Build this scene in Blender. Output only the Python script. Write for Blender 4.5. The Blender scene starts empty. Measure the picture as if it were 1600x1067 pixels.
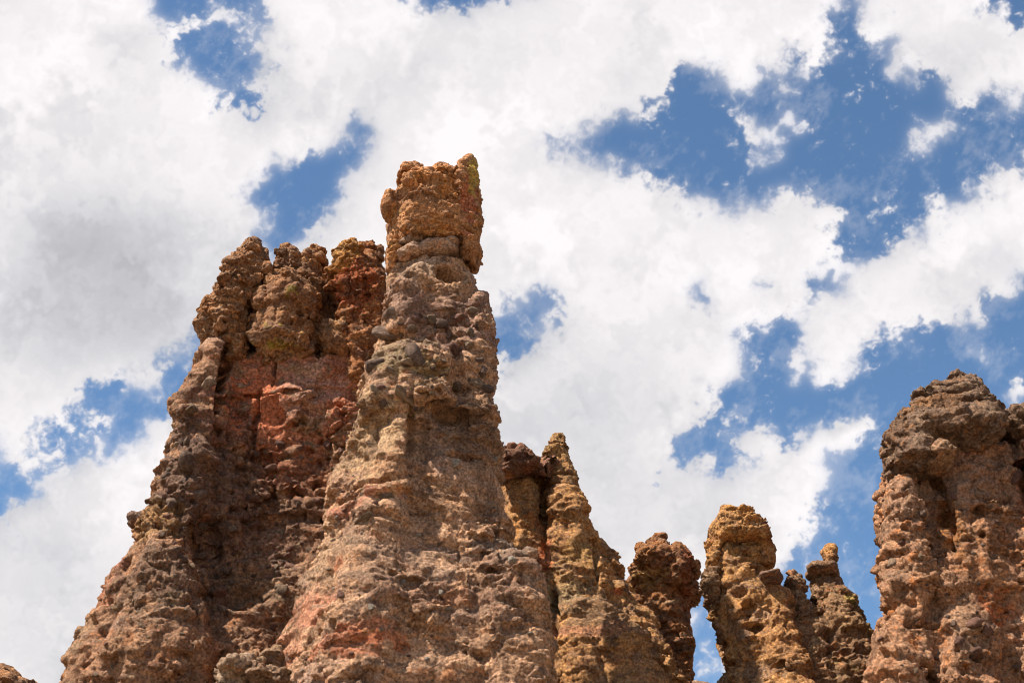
import bpy, math, random, time
import numpy as np
from concurrent.futures import ThreadPoolExecutor
from mathutils import Vector, Matrix
from mathutils.bvhtree import BVHTree

T0 = time.time()
random.seed(7)
RNG = np.random.default_rng(11)
sc = bpy.context.scene
C = sc.collection

# ------------------------------------------------------------------ camera
PITCH = math.radians(32.0)
HFOV = math.radians(40.0)
CAM = np.array((0.0, 0.0, 1.7))
cam = bpy.data.cameras.new('camera')
cam.sensor_width = 36.0
cam.lens = 18.0 / math.tan(HFOV / 2)
cam.clip_start = 0.1
cam.clip_end = 20000
co = bpy.data.objects.new('camera', cam)
C.objects.link(co)
co.location = CAM
co.rotation_euler = (math.pi / 2 + PITCH, 0, 0)
sc.camera = co

sc.view_settings.view_transform = 'Standard'
sc.view_settings.look = 'None'
sc.view_settings.exposure = 1.0
sc.view_settings.gamma = 1.0
sc.view_settings.use_curve_mapping = False
sc.cycles.max_bounces = 6
sc.cycles.diffuse_bounces = 3
sc.cycles.glossy_bounces = 2
sc.cycles.pixel_filter_type = 'BLACKMAN_HARRIS'
sc.cycles.filter_width = 1.05

FW = np.array((0, math.cos(PITCH), math.sin(PITCH)))
UP = np.array((0, -math.sin(PITCH), math.cos(PITCH)))
RT = np.array((1.0, 0, 0))
TH = math.tan(HFOV / 2)

def ray(px, py):
    u = (px - 800) / 800 * TH
    v = (533.5 - py) / 800 * TH
    return FW + RT * u + UP * v

def at(px, py, Y):
    """a point of the photograph's sight line at ground distance Y"""
    d = ray(px, py)
    return CAM + d * (Y / d[1])

# ------------------------------------------------------------------ sun
SUN_EL = math.radians(57)
SUN_AZ = math.radians(-118)         # from +Y, negative = to the left: the sun stands high over the camera's left shoulder
sd = Vector((math.sin(SUN_AZ) * math.cos(SUN_EL), math.cos(SUN_AZ) * math.cos(SUN_EL), math.sin(SUN_EL)))
sl = bpy.data.lights.new('sun', 'SUN')
sl.energy = 5.0
sl.angle = math.radians(0.55)
sl.color = (1.0, 0.92, 0.81)
so = bpy.data.objects.new('sun', sl)
C.objects.link(so)
so.rotation_euler = sd.to_track_quat('Z', 'Y').to_euler()
so.location = (-30, -20, 80)

# ------------------------------------------------------------------ sky with clouds
def fft_blur(a, s):
    fy = np.fft.fftfreq(a.shape[0])[:, None]
    fx = np.fft.rfftfreq(a.shape[1])[None, :]
    g = np.exp(-2 * (math.pi * s) ** 2 * (fx * fx + fy * fy))
    return np.fft.irfft2(np.fft.rfft2(a) * g, s=a.shape)

def fft_noise(shape, beta, lo, hi, rng, aniso=1.0, ang=0.0):
    """cloud-like noise with a power-law spectrum between wavelengths lo..hi pixels, unit variance"""
    w = rng.standard_normal(shape)
    fy = np.fft.fftfreq(shape[0])[:, None]
    fx = np.fft.rfftfreq(shape[1])[None, :]
    ca, sa = math.cos(ang), math.sin(ang)
    fu = (fx * ca + fy * sa)
    fv = (-fx * sa + fy * ca) * aniso
    f = np.sqrt(fu * fu + fv * fv) + 1e-9
    g = f ** (-beta / 2) * np.exp(-(1.0 / (f * hi)) ** 2) * np.exp(-(f * lo) ** 2)
    g[0, 0] = 0
    n = np.fft.irfft2(np.fft.rfft2(w) * g, s=shape)
    return n / n.std()

def sample(a, x, y):
    h, w = a.shape
    x = np.clip(x, 0, w - 1.001); y = np.clip(y, 0, h - 1.001)
    x0 = x.astype(int); y0 = y.astype(int); fx = x - x0; fy = y - y0
    return (a[y0, x0] * (1 - fx) * (1 - fy) + a[y0, x0 + 1] * fx * (1 - fy)
            + a[y0 + 1, x0] * (1 - fx) * fy + a[y0 + 1, x0 + 1] * fx * fy)

def inpoly(poly, X, Y):
    ins = np.zeros(X.shape, bool)
    n = len(poly)
    for i in range(n):
        x0, y0 = poly[i]; x1, y1 = poly[(i + 1) % n]
        if y0 == y1: continue
        c = ((Y < y0) != (Y < y1)) & (X < (x1 - x0) * (Y - y0) / (y1 - y0) + x0)
        ins ^= c
    return ins

def sst(a, b, x):
    t = np.clip((x - a) / (b - a), 0, 1)
    return t * t * (3 - 2 * t)

SKY_EXT = 1.3
def make_sky_map():
    W, H = 1800, 1200
    # the part of the sky covered: EXT times the field of view
    xs = 800 + (np.arange(W) + .5 - W / 2) / (W / 2) * 800 * SKY_EXT
    ys = 533.5 + (np.arange(H) + .5 - H / 2) / (H / 2) * 533.5 * SKY_EXT
    X, Y = np.meshgrid(xs, ys)
    rng = np.random.default_rng(5)
    blue = [
        [(190, -60), (420, -60), (412, 40), (380, 45), (365, 15), (330, 20), (300, 30), (280, 42), (255, 40), (240, 15)],
        [(262, 70), (300, 58), (350, 46), (385, 48), (408, 75), (408, 105), (396, 130), (402, 160), (388, 188), (368, 178), (345, 155), (320, 130), (295, 108), (268, 95)],
        [(388, 300), (415, 278), (440, 255), (470, 248), (500, 235), (528, 222), (545, 185), (562, 190), (572, 235), (565, 262), (532, 264), (524, 290), (532, 318), (505, 330), (484, 345), (478, 385), (450, 400), (420, 395), (412, 360), (415, 335), (393, 320)],
        [(-200, 735), (0, 715), (45, 735), (88, 690), (108, 652), (140, 648), (134, 608), (180, 598), (235, 600), (262, 560), (320, 525), (420, 560), (380, 640), (285, 645), (250, 652), (215, 682), (180, 690), (140, 712), (90, 745), (50, 772), (0, 798), (-200, 850)],
        [(740, 520), (790, 490), (815, 478), (845, 455), (872, 462), (880, 488), (862, 520), (830, 545), (790, 558), (740, 560)],
        [(828, 228), (850, 218), (880, 232), (910, 238), (935, 195), (955, 172), (985, 185), (1022, 200), (1040, 150), (1060, 107), (1100, 112), (1150, 135), (1180, 115), (1250, 108), (1300, 95), (1318, 75), (1306, 35), (1322, -60),
         (1334, -60), (1335, 30), (1355, 75), (1388, 50), (1400, 90), (1395, 130), (1440, 145), (1450, 100), (1475, 118), (1500, 165), (1560, 150), (1600, 140), (1800, 120),
         (1800, 190), (1600, 235), (1550, 268), (1520, 295), (1490, 320), (1440, 330), (1420, 358), (1375, 395), (1350, 415), (1308, 400), (1296, 350), (1330, 325), (1300, 318), (1240, 295), (1210, 315), (1160, 308), (1105, 325), (1075, 315), (1050, 295), (1015, 270), (950, 255), (900, 250)],
        [(1500, -40), (1800, -60), (1800, 40), (1590, 25), (1545, 5)],
        [(1070, 460), (1090, 440), (1112, 455), (1110, 482), (1085, 482)],
        [(1168, 440), (1190, 428), (1215, 437), (1212, 452), (1180, 455)],
        [(1262, 432), (1290, 420), (1318, 425), (1322, 452), (1290, 462), (1262, 455)],
        [(1165, 530), (1200, 505), (1256, 500), (1230, 560), (1225, 585), (1270, 592), (1330, 592), (1350, 545), (1400, 535), (1480, 498), (1520, 500), (1550, 470), (1590, 440), (1800, 420), (1800, 1300), (1380, 1300), (1380, 960),
         (1220, 960), (1215, 900), (1238, 850), (1270, 830), (1295, 787), (1285, 745), (1270, 722), (1300, 700), (1380, 672), (1380, 655), (1300, 660), (1237, 690), (1200, 660), (1160, 672), (1165, 700), (1140, 745), (1118, 730), (1110, 712), (1060, 714), (1045, 690), (1060, 672), (1112, 665), (1120, 625), (1172, 582)],
        [(1075, 925), (1110, 935), (1140, 970), (1140, 1300), (1070, 1300)],
        [(600, -60), (900, -60), (790, 2), (720, 8), (660, 6), (630, 2)],
    ]
    F = np.ones(X.shape)
    for p in blue:
        F[inpoly(p, X, Y)] = -1.2
    F = np.where((Y > 900) & (X > 1000) & (X < 1420) & (X > 1145) , -1.0, F)
    F = np.where((X < -30) | (Y < -30) | (X > 1640), 0.25, F)
    Fw = fft_blur(F, 24); F = .5 * fft_blur(F, 6) + .5 * fft_blur(F, 17)
    # soft puffs of cloud in the blue and small holes in the cloud: x, y, rx, ry, angle, weight
    puffs = [(1172, 215, 26, 38, 0, 1.25), (1155, 160, 20, 30, 0, .75), (1222, 165, 24, 34, .2, .95), (1225, 208, 60, 8, -.1, 1.1), (1275, 206, 14, 7, 0, .8), (1172, 258, 14, 8, 0, 1.2),
             (1445, 225, 42, 22, -.6, 1.45), (1485, 205, 22, 12, 0, .8), (1365, 320, 42, 10, .1, .9), (1462, 290, 7, 14, 0, .6), (1520, 110, 60, 26, 0, .9), (1478, 165, 16, 20, 0, .6),
             (1340, 630, 10, 18, 0, .7), (1165, 690, 46, 12, .1, 1.2), (1150, 655, 20, 7, 0, .8), (1345, 690, 55, 14, .25, 1.0), (1310, 665, 30, 12, 0, .7), (1250, 760, 26, 40, 0, .7), (1245, 850, 24, 12, -.5, .9),
             (1300, 820, 8, 8, 0, .6), (1340, 930, 40, 18, .3, .8), (1200, 620, 26, 10, .4, .6), (1360, 740, 16, 22, .2, .6), (1590, 620, 20, 40, 0, 1.5), (1105, 1030, 36, 26, 0, 1.0), (1098, 965, 22, 10, 0, .8),
             (215, 605, 20, 14, .6, .8), (250, 580, 60, 12, -.5, .6), (150, 655, 22, 14, 0, .9), (95, 700, 46, 14, -.3, .9), (25, 722, 60, 10, 0, .8), (300, 560, 18, 12, 0, .5), (260, 610, 30, 8, -.3, .4),
             (455, 205, 30, 26, 0, .4), (505, 245, 30, 8, -.3, .6), (545, 215, 10, 25, 0, .6), (330, 20, 40, 24, 0, .7), (320, 70, 20, 10, 0, .3), (375, 110, 10, 30, 0, .3),
             (820, 515, 26, 16, .4, .35), (985, 160, 40, 20, 0, -.35), (1015, 215, 20, 8, 0, .5), (1240, 75, 26, 16, 0, -1.0), (1245, 50, 16, 10, 0, -.6), (1020, 295, 30, 14, .2, -.5),
             (1120, 745, 12, 6, 0, -.8), (1026, 742, 6, 4, 0, -1.6), (1180, 480, 60, 20, .2, -.6), (1150, 520, 30, 12, 0, -.3), (560, 185, 10, 16, 0, -.9), (185, 40, 30, 30, 0, -.5), (205, 20, 16, 30, 0, -.5),
             (1260, 480, 20, 40, .2, -.7), (1235, 520, 25, 25, .2, -.5), (560, 100, 60, 40, 0, -.2), (1550, 420, 60, 30, -.5, -.4), (1520, 470, 40, 16, -.2, -.4), (1580, 70, 30, 20, 0, .9), (1595, 150, 22, 30, 0, 1.0)]
    for (x, y, rx, ry, a, w) in puffs:
        dx, dy = X - x, Y - y
        u = (dx * math.cos(a) + dy * math.sin(a)) / rx
        v = (-dx * math.sin(a) + dy * math.cos(a)) / ry
        F += w * 1.0 * np.exp(-(u * u + v * v) * 0.9)
    wx = fft_noise(X.shape, 3.4, 5, 100, rng); wy = fft_noise(X.shape, 3.4, 5, 100, rng)
    Xi, Yi = np.meshgrid(np.arange(W, dtype=float), np.arange(H, dtype=float))
    F = sample(F, Xi + wx * 6, Yi + wy * 6)
    Fw = sample(Fw, Xi + wx * 8, Yi + wy * 8)
    n1 = fft_noise(X.shape, 3.5, 2.0, 90, rng)
    n2 = fft_noise(X.shape, 3.1, 2.2, 60, rng, aniso=.7, ang=-.9)
    n3 = fft_noise(X.shape, 3.1, 2.2, 60, rng, aniso=.7, ang=.5)
    n1 = sample(n1, Xi + wx * 8, Yi + wy * 8)
    ff = np.maximum(n2, n3)
    calm = 1 - sst(.30, .92, Fw)
    D = F + (0.32 * n1 + 0.06 * (ff - .5)) * (.12 + .88 * calm) + .6 * (1 - calm)
    outer = np.maximum(np.abs(X - 800) / 800, np.abs(Y - 533) / 533)
    big = fft_noise(X.shape, 3.4, 40, 700, rng)
    D = D + sst(1.02, 1.2, outer) * (big * 0.9)
    soft = .8 + .6 * sst(-1, 1, fft_noise(X.shape, 3, 60, 300, rng))      # crisp billows here, frayed edges there
    dens = np.clip(D + .76, 0, None)
    al = 1 - np.exp(-(dens / soft) ** 2.4 * 1.25 * np.exp((.75 * (ff - .5) + .2 * n1) * calm))
    hz = sst(-.9, .9, fft_noise(X.shape, 3, 40, 300, rng))
    al = al * (1 - .25 - .45 * hz) + fft_blur(al, 3.2) * .25 + fft_blur(al, 8) * .45 * hz
    # very thin high veil so that the blue is never one flat tone
    veil = .16 * sst(-.2, 1.6, .5 * fft_noise(X.shape, 3.6, 6, 220, rng) + 1.2 * fft_blur(al, 26) + .25 * n2 - .15)
    al = np.clip(al + veil * (1 - al), 0, 1)
    # self-shading of the clouds (thickness), white tops, greyer thick bases
    sh = np.full(X.shape, 0.905)
    greys = [(170, 430, 250, 150, .1, -.24), (120, 380, 170, 70, 0, -.09), (60, 560, 180, 60, 0, -.05), (260, 520, 110, 60, 0, -.10), (130, 1000, 260, 150, .3, -.17), (120, 870, 180, 40, .2, -.03),
             (640, 120, 150, 60, -.4, -.06), (980, 170, 120, 60, -.4, -.09), (760, 620, 300, 120, 0, -.09), (880, 700, 200, 120, 0, -.10), (1000, 600, 120, 90, 0, -.04), (960, 850, 150, 90, 0, -.12), (1120, 850, 60, 60, 0, -.05), (560, 480, 120, 60, 0, -.05),
             (1180, 470, 90, 40, 0, -.06), (1500, 450, 120, 40, -.4, -.08), (560, 330, 90, 60, 0, -.06), (430, 120, 60, 60, 0, -.10), (880, 60, 160, 40, -.3, -.03), (1120, 60, 150, 40, 0, -.03),
             (1500, 110, 90, 50, 0, -.12), (200, 80, 60, 50, 0, -.05), (820, 400, 80, 90, 0, -.06)]
    for (x, y, rx, ry, a, w) in greys:
        dx, dy = X - x, Y - y
        u = (dx * math.cos(a) + dy * math.sin(a)) / rx
        v = (-dx * math.sin(a) + dy * math.cos(a)) / ry
        sh += w * np.exp(-(u * u + v * v) * 0.8)
    th = fft_blur(np.clip(D, -1, 1.8), 10)
    thd = sample(th, Xi + 9, Yi + 9) - sample(th, Xi - 9, Yi - 9)       # lit from the upper left of this view
    sh += np.clip(-thd * 0.09, -.12, .06) * al
    bl = fft_noise(X.shape, 4.2, 14, 260, rng); bl = sample(bl, Xi + wx * 12, Yi + wy * 12)
    sh += 0.040 * bl + .012 * (n1 + .5 * n2) * calm - .05 * (1 - al) * sst(.2, .9, al)
    sh = np.clip(sh, .5, .97)
    mask = 1 - sst(1.12, 1.27, outer)
    im = bpy.data.images.new('cloud_map', W, H, alpha=True, float_buffer=True, is_data=True)
    px = np.zeros((H, W, 4), np.float32)
    px[..., 0] = al[::-1]; px[..., 1] = sh[::-1]; px[..., 2] = mask[::-1]; px[..., 3] = 1
    im.pixels.foreach_set(px.ravel())
    im.update()
    return im

class NT:
    """small helper for wiring shader nodes"""
    def __init__(s, tree): s.t = tree; s.n = tree.nodes; s.l = tree.links
    def node(s, kind, **kw):
        nd = s.n.new(kind)
        for k, v in kw.items(): setattr(nd, k, v)
        return nd
    def put(s, sock, v):
        if isinstance(v, bpy.types.NodeSocket): s.l.new(v, sock)
        elif v is not None:
            try: sock.default_value = v
            except Exception: sock.default_value = (v, v, v)
    def math(s, op, a, b=None, c=None, clamp=False):
        nd = s.node('ShaderNodeMath', operation=op, use_clamp=clamp)
        for i, v in enumerate((a, b, c)):
            if v is not None: s.put(nd.inputs[i], v)
        return nd.outputs[0]
    def dot(s, a, b):
        nd = s.node('ShaderNodeVectorMath', operation='DOT_PRODUCT')
        s.put(nd.inputs[0], a); s.put(nd.inputs[1], b); return nd.outputs['Value']
    def vscale(s, a, k):
        nd = s.node('ShaderNodeVectorMath', operation='MULTIPLY')
        s.put(nd.inputs[0], a); s.put(nd.inputs[1], k); return nd.outputs[0]
    def mix(s, f, a, b, blend='MIX'):
        nd = s.node('ShaderNodeMix', data_type='RGBA', blend_type=blend)
        s.put(nd.inputs[0], f); s.put(nd.inputs[6], a); s.put(nd.inputs[7], b); return nd.outputs[2]
    def noise(s, vec, scale, detail=4, rough=.55, dist=0.0):
        nd = s.node('ShaderNodeTexNoise')
        s.put(nd.inputs['Vector'], vec); nd.inputs['Scale'].default_value = scale
        nd.inputs['Detail'].default_value = detail; nd.inputs['Roughness'].default_value = rough
        nd.inputs['Distortion'].default_value = dist
        return nd.outputs['Fac']
    def ramp(s, f, a, b, lo=0.0, hi=1.0):
        nd = s.node('ShaderNodeMapRange', interpolation_type='SMOOTHSTEP')
        s.put(nd.inputs[0], f)
        for i, v in enumerate((a, b, lo, hi)): nd.inputs[i + 1].default_value = v
        return nd.outputs[0]

world = bpy.data.worlds.new('World')
sc.world = world
world.use_nodes = True
w = NT(world.node_tree)
w.n.clear()
sky = w.node('ShaderNodeTexSky', sky_type='NISHITA', sun_disc=False)
sky.sun_elevation = SUN_EL
sky.sun_rotation = SUN_AZ
sky.altitude = 900; sky.air_density = 1.0; sky.dust_density = 0.6; sky.ozone_density = 1.6
SKY_STRENGTH = 0.10
SKYK = (0.65, 0.785, 0.83)
tc = w.node('ShaderNodeTexCoord')
d = tc.outputs['Generated']
df = w.dot(d, tuple(FW)); dr = w.dot(d, tuple(RT)); du = w.dot(d, tuple(UP))
dfc = w.math('MAXIMUM', df, 0.05)
uu = w.math('MULTIPLY_ADD', w.math('DIVIDE', dr, dfc), 0.5 / (TH * SKY_EXT), 0.5)
vv = w.math('MULTIPLY_ADD', w.math('DIVIDE', du, dfc), 0.5 / (TH * SKY_EXT * 1067 / 1600), 0.5)
cxyz = w.node('ShaderNodeCombineXYZ'); w.put(cxyz.inputs[0], uu); w.put(cxyz.inputs[1], vv)
img = w.node('ShaderNodeTexImage', image=make_sky_map(), interpolation='Cubic', extension='CLIP')
w.l.new(cxyz.outputs[0], img.inputs[0])
sep = w.node('ShaderNodeSeparateColor'); w.l.new(img.outputs[0], sep.inputs[0])
front = w.ramp(df, 0.25, 0.4)
m_in = w.math('MULTIPLY', sep.outputs[2], front)
# the same broken cloud goes on over the rest of the sky
sx = w.node('ShaderNodeSeparateXYZ'); w.l.new(d, sx.inputs[0])
zc = w.math('ADD', w.math('MAXIMUM', sx.outputs[2], 0.0), 0.28)
cp = w.node('ShaderNodeCombineXYZ')
w.put(cp.inputs[0], w.math('DIVIDE', sx.outputs[0], zc)); w.put(cp.inputs[1], w.math('DIVIDE', sx.outputs[1], zc))
n_out = w.noise(cp.outputs[0], 1.7, 9, .56, .35)
al_out = w.ramp(n_out, 0.45, 0.62)
sh_out = w.ramp(w.noise(cp.outputs[0], 2.4, 5, .5), 0.3, 0.75, 0.92, 0.66)
def lerp(f, a, b): return w.math('ADD', a, w.math('MULTIPLY', f, w.math('SUBTRACT', b, a)))
alpha = lerp(m_in, al_out, sep.outputs[0])
shade = lerp(m_in, sh_out, sep.outputs[1])
tint = w.mix(w.ramp(shade, .6, .9), (0.955, 0.955, 1.0, 1), (1.0, 0.965, 0.975, 1))
cshade = w.node('ShaderNodeVectorMath', operation='SCALE')
w.l.new(tint, cshade.inputs[0]); w.l.new(shade, cshade.inputs['Scale'])
cl = w.node('ShaderNodeVectorMath', operation='SCALE'); w.l.new(cshade.outputs[0], cl.inputs[0]); cl.inputs['Scale'].default_value = 0.518 / SKY_STRENGTH
skyc = w.mix(1.0, sky.outputs[0], (SKYK[0], SKYK[1], SKYK[2], 1), 'MULTIPLY')
full = w.mix(alpha, skyc, cl.outputs[0])
bg = w.node('ShaderNodeBackground'); w.l.new(full, bg.inputs[0]); bg.inputs[1].default_value = SKY_STRENGTH
wo = w.node('ShaderNodeOutputWorld'); w.l.new(bg.outputs[0], wo.inputs[0])
print('sky', time.time() - T0)

# ------------------------------------------------------------------ noise in numpy
_perm = np.random.default_rng(3).permutation(256).astype(np.int32)
_perm = np.concatenate([_perm, _perm, _perm])
_grad = np.random.default_rng(4).standard_normal((256, 3)).astype(np.float32)
_grad /= np.linalg.norm(_grad, axis=1)[:, None]
_rnd = np.random.default_rng(9).random((256, 4)).astype(np.float32)

def _hash(ix, iy, iz):
    return _perm[_perm[_perm[ix & 255] + (iy & 255)] + (iz & 255)]

_pool = ThreadPoolExecutor(4)
def threaded(fn):
    def run(P, *a, **k):
        if len(P) < 100000: return fn(P, *a, **k)
        parts = list(_pool.map(lambda Q: fn(Q, *a, **k), np.array_split(P, 4)))
        if isinstance(parts[0], tuple): return tuple(np.concatenate(q) for q in zip(*parts))
        return np.concatenate(parts)
    return run

@threaded
def perlin(P):
    Pi = np.floor(P).astype(np.int32); f = (P - Pi).astype(np.float32)
    u = f * f * f * (f * (f * 6 - 15) + 10)
    out = np.zeros(len(P), np.float32)
    for dx in (0, 1):
        wx = u[:, 0] if dx else 1 - u[:, 0]
        for dy in (0, 1):
            wy = u[:, 1] if dy else 1 - u[:, 1]
            for dz in (0, 1):
                wz = u[:, 2] if dz else 1 - u[:, 2]
                g = _grad[_hash(Pi[:, 0] + dx, Pi[:, 1] + dy, Pi[:, 2] + dz) & 255]
                out += wx * wy * wz * (g[:, 0] * (f[:, 0] - dx) + g[:, 1] * (f[:, 1] - dy) + g[:, 2] * (f[:, 2] - dz))
    return out * 1.5

def fbm(P, scale, octs=4, gain=.5, lac=2.03, ridged=False, off=0.0):
    """noise with a first wavelength of `scale` metres"""
    a, s, tot = 1.0, 1.0 / scale, 0
    out = np.zeros(len(P), np.float32)
    for o in range(octs):
        n = perlin(P * s + (off + 17.3 * o))
        if ridged: n = 1 - 2 * np.abs(n)
        out += a * n; tot += a; a *= gain; s *= lac
    return out / tot

@threaded
def worley(P, scale, off=0.0, jit=.9, tilt=False):
    """F1, F2 (in cell units), id hash of the nearest cell; with tilt a random slope across each cell as well"""
    Q = (P / scale + off).astype(np.float32)
    Qi = np.floor(Q).astype(np.int32); f = (Q - Qi).astype(np.float32)
    f1 = np.full(len(P), 9.0, np.float32); f2 = f1.copy(); idn = np.zeros(len(P), np.int32); tl = np.zeros(len(P), np.float32)
    for dx in (-1, 0, 1):
        for dy in (-1, 0, 1):
            for dz in (-1, 0, 1):
                h = _hash(Qi[:, 0] + dx, Qi[:, 1] + dy, Qi[:, 2] + dz) & 255
                r = _rnd[h]
                ex = dx + .5 + (r[:, 0] - .5) * jit - f[:, 0]
                ey = dy + .5 + (r[:, 1] - .5) * jit - f[:, 1]
                ez = dz + .5 + (r[:, 2] - .5) * jit - f[:, 2]
                dd = ex * ex + ey * ey + ez * ez
                c = dd < f1
                f2 = np.where(c, f1, np.minimum(f2, dd)); idn = np.where(c, h, idn); f1 = np.where(c, dd, f1)
                if tilt: tl = np.where(c, ex * _grad[h, 0] + ey * _grad[h, 1] + ez * _grad[h, 2], tl)
    if tilt: return np.sqrt(f1), np.sqrt(f2), idn, tl
    return np.sqrt(f1), np.sqrt(f2), idn

# ------------------------------------------------------------------ rough shapes
class Shape:
    """closed bodies collected before they are fused into one rock"""
    def __init__(s): s.v = []; s.f = []
    def column(s, rows, D, dr=.8, n=2.6, rot=0.0, jit=.06, seed=0, seg=44, step=.35, front=.85, fade=45.0):
        """rows: (y, x_left, x_right[, half depth m[, forward shift m]]) down the photo's outline at distance D"""
        rng = random.Random(seed * 977 + int(rows[0][1]))
        R = []
        for r in rows:
            y, xl, xr = r[:3]
            fs = r[4] if len(r) > 4 else 0.0
            Y = D - fs
            a, b = at(xl, y, Y), at(xr, y, Y)
            hw = (b[0] - a[0]) / 2
            hd = r[3] if len(r) > 3 and r[3] is not None else hw * dr
            hw -= .13 * min(1, hw / 1.2)
            k = front * math.exp(-(y - rows[0][0]) / fade)        # from below, a top's front rim is what meets the sky
            a, b = at(xl, y, Y - hd * k), at(xr, y, Y - hd * k)
            R.append((a[2], (a[0] + b[0]) / 2, Y, hw, max(.15, hd - .1)))
        R.sort(key=lambda q: -q[0])
        out = [R[0]]
        for q0, q1 in zip(R, R[1:]):
            k = max(1, int((q0[0] - q1[0]) / step))
            for i in range(1, k + 1):
                t = i / k
                out.append(tuple(q0[j] * (1 - t) + q1[j] * t for j in range(5)))
        base = len(s.v)
        ang = np.arange(seg) / seg * 2 * math.pi
        cx = np.sign(np.cos(ang)) * np.abs(np.cos(ang)) ** (2 / n)
        cy = np.sign(np.sin(ang)) * np.abs(np.sin(ang)) ** (2 / n)
        x2 = cx * math.cos(rot) - cy * math.sin(rot); y2 = cx * math.sin(rot) + cy * math.cos(rot)
        x2 /= np.abs(x2).max(); y2 /= np.abs(y2).max()
        ph = rng.random() * 50
        for (z, X, Y, hw, hd) in out:
            P = np.stack([x2 * 1.4 + ph, y2 * 1.4 + ph, np.full(seg, z * .5)], 1)
            k = 1 + jit * 2.2 * perlin(P)
            for i in range(seg):
                s.v.append((X + x2[i] * hw * k[i], Y + y2[i] * hd * k[i], z))
        m = len(out)
        for r in range(m - 1):
            for i in range(seg):
                j = (i + 1) % seg
                s.f.append((base + r * seg + i, base + (r + 1) * seg + i, base + (r + 1) * seg + j, base + r * seg + j))
        s.f.append(tuple(base + i for i in range(seg)))
        s.f.append(tuple(base + (m - 1) * seg + i for i in reversed(range(seg))))
        return s
    def blob(s, px, py, D, rx, ry, depth=None, rough=.18, tilt=0.0, n=2.4, seed=0):
        """a boulder of rx, ry photo pixels round (px, py) at distance D"""
        c = at(px, py, D)
        sx_ = abs(at(px + rx, py, D)[0] - c[0]); sz_ = abs(at(px, py - ry, D)[2] - c[2])
        sy_ = depth if depth else (sx_ + sz_) * .5
        base = len(s.v)
        U, V = 24, 14
        ct, st = math.cos(tilt), math.sin(tilt)
        pts = []
        for j in range(V + 1):
            t = math.pi * j / V
            for i in range(U):
                a = 2 * math.pi * i / U
                p = np.array((math.sin(t) * math.cos(a), math.sin(t) * math.sin(a), math.cos(t)))
                p = np.sign(p) * np.abs(p) ** (2 / n)
                pts.append(p)
        pts = np.array(pts)
        k = 1 + rough * 1.6 * perlin(pts * 1.5 + seed * 7.7 + px * .13)
        pts = pts * k[:, None] * np.array((sx_, sy_, sz_))
        for p in pts:
            s.v.append((c[0] + p[0] * ct + p[2] * st, c[1] + p[1], c[2] - p[0] * st + p[2] * ct))
        for j in range(V):
            for i in range(U):
                i2 = (i + 1) % U
                if j == 0: s.f.append((base, base + U + i, base + U + i2)) if False else s.f.append((base + j * U + i, base + (j + 1) * U + i, base + (j + 1) * U + i2, base + j * U + i2))
                else: s.f.append((base + j * U + i, base + (j + 1) * U + i, base + (j + 1) * U + i2, base + j * U + i2))
        return s

DG = bpy.context.evaluated_depsgraph_get
def remesh(me, vox):
    o = bpy.data.objects.new('tmp', me); C.objects.link(o)
    md = o.modifiers.new('r', 'REMESH'); md.mode = 'VOXEL'; md.voxel_size = vox; md.adaptivity = 0
    dg = DG(); dg.update()
    out = bpy.data.meshes.new_from_object(o.evaluated_get(dg))
    bpy.data.objects.remove(o); bpy.data.meshes.remove(me)
    return out

def getco(me):
    a = np.empty(len(me.vertices) * 3, np.float32); me.vertices.foreach_get('co', a); return a.reshape(-1, 3)
def setco(me, a):
    me.vertices.foreach_set('co', np.ascontiguousarray(a, np.float32).ravel()); me.update()
def getno(me):
    a = np.empty(len(me.vertices) * 3, np.float32); me.vertex_normals.foreach_get('vector', a); return a.reshape(-1, 3)
def edges(me):
    a = np.empty(len(me.edges) * 2, np.int32); me.edges.foreach_get('vertices', a); return a.reshape(-1, 2)
def smooth_vec(me, A, it):
    e = edges(me); n = len(A)
    deg = np.bincount(e.ravel(), minlength=n).astype(np.float32) + 1
    for _ in range(it):
        B = A.copy()
        for k in range(A.shape[1]):
            B[:, k] += np.bincount(e[:, 0], weights=A[e[:, 1], k], minlength=n)
            B[:, k] += np.bincount(e[:, 1], weights=A[e[:, 0], k], minlength=n)
        A = (B / deg[:, None]).astype(np.float32)
    return A

def zone(P, z, D):
    """soft world-space ellipsoid round the place seen at photo point (x, y) of a rock at distance D"""
    x, y, rx, ry = z[:4]
    c = at(x, y, D); a = abs(at(x + rx, y, D)[0] - c[0]); b = abs(at(x, y - ry, D)[2] - c[2])
    q = ((P[:, 0] - c[0]) / a) ** 2 + ((P[:, 2] - c[2]) / b) ** 2
    return np.exp(-q * 0.9).astype(np.float32)

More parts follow.
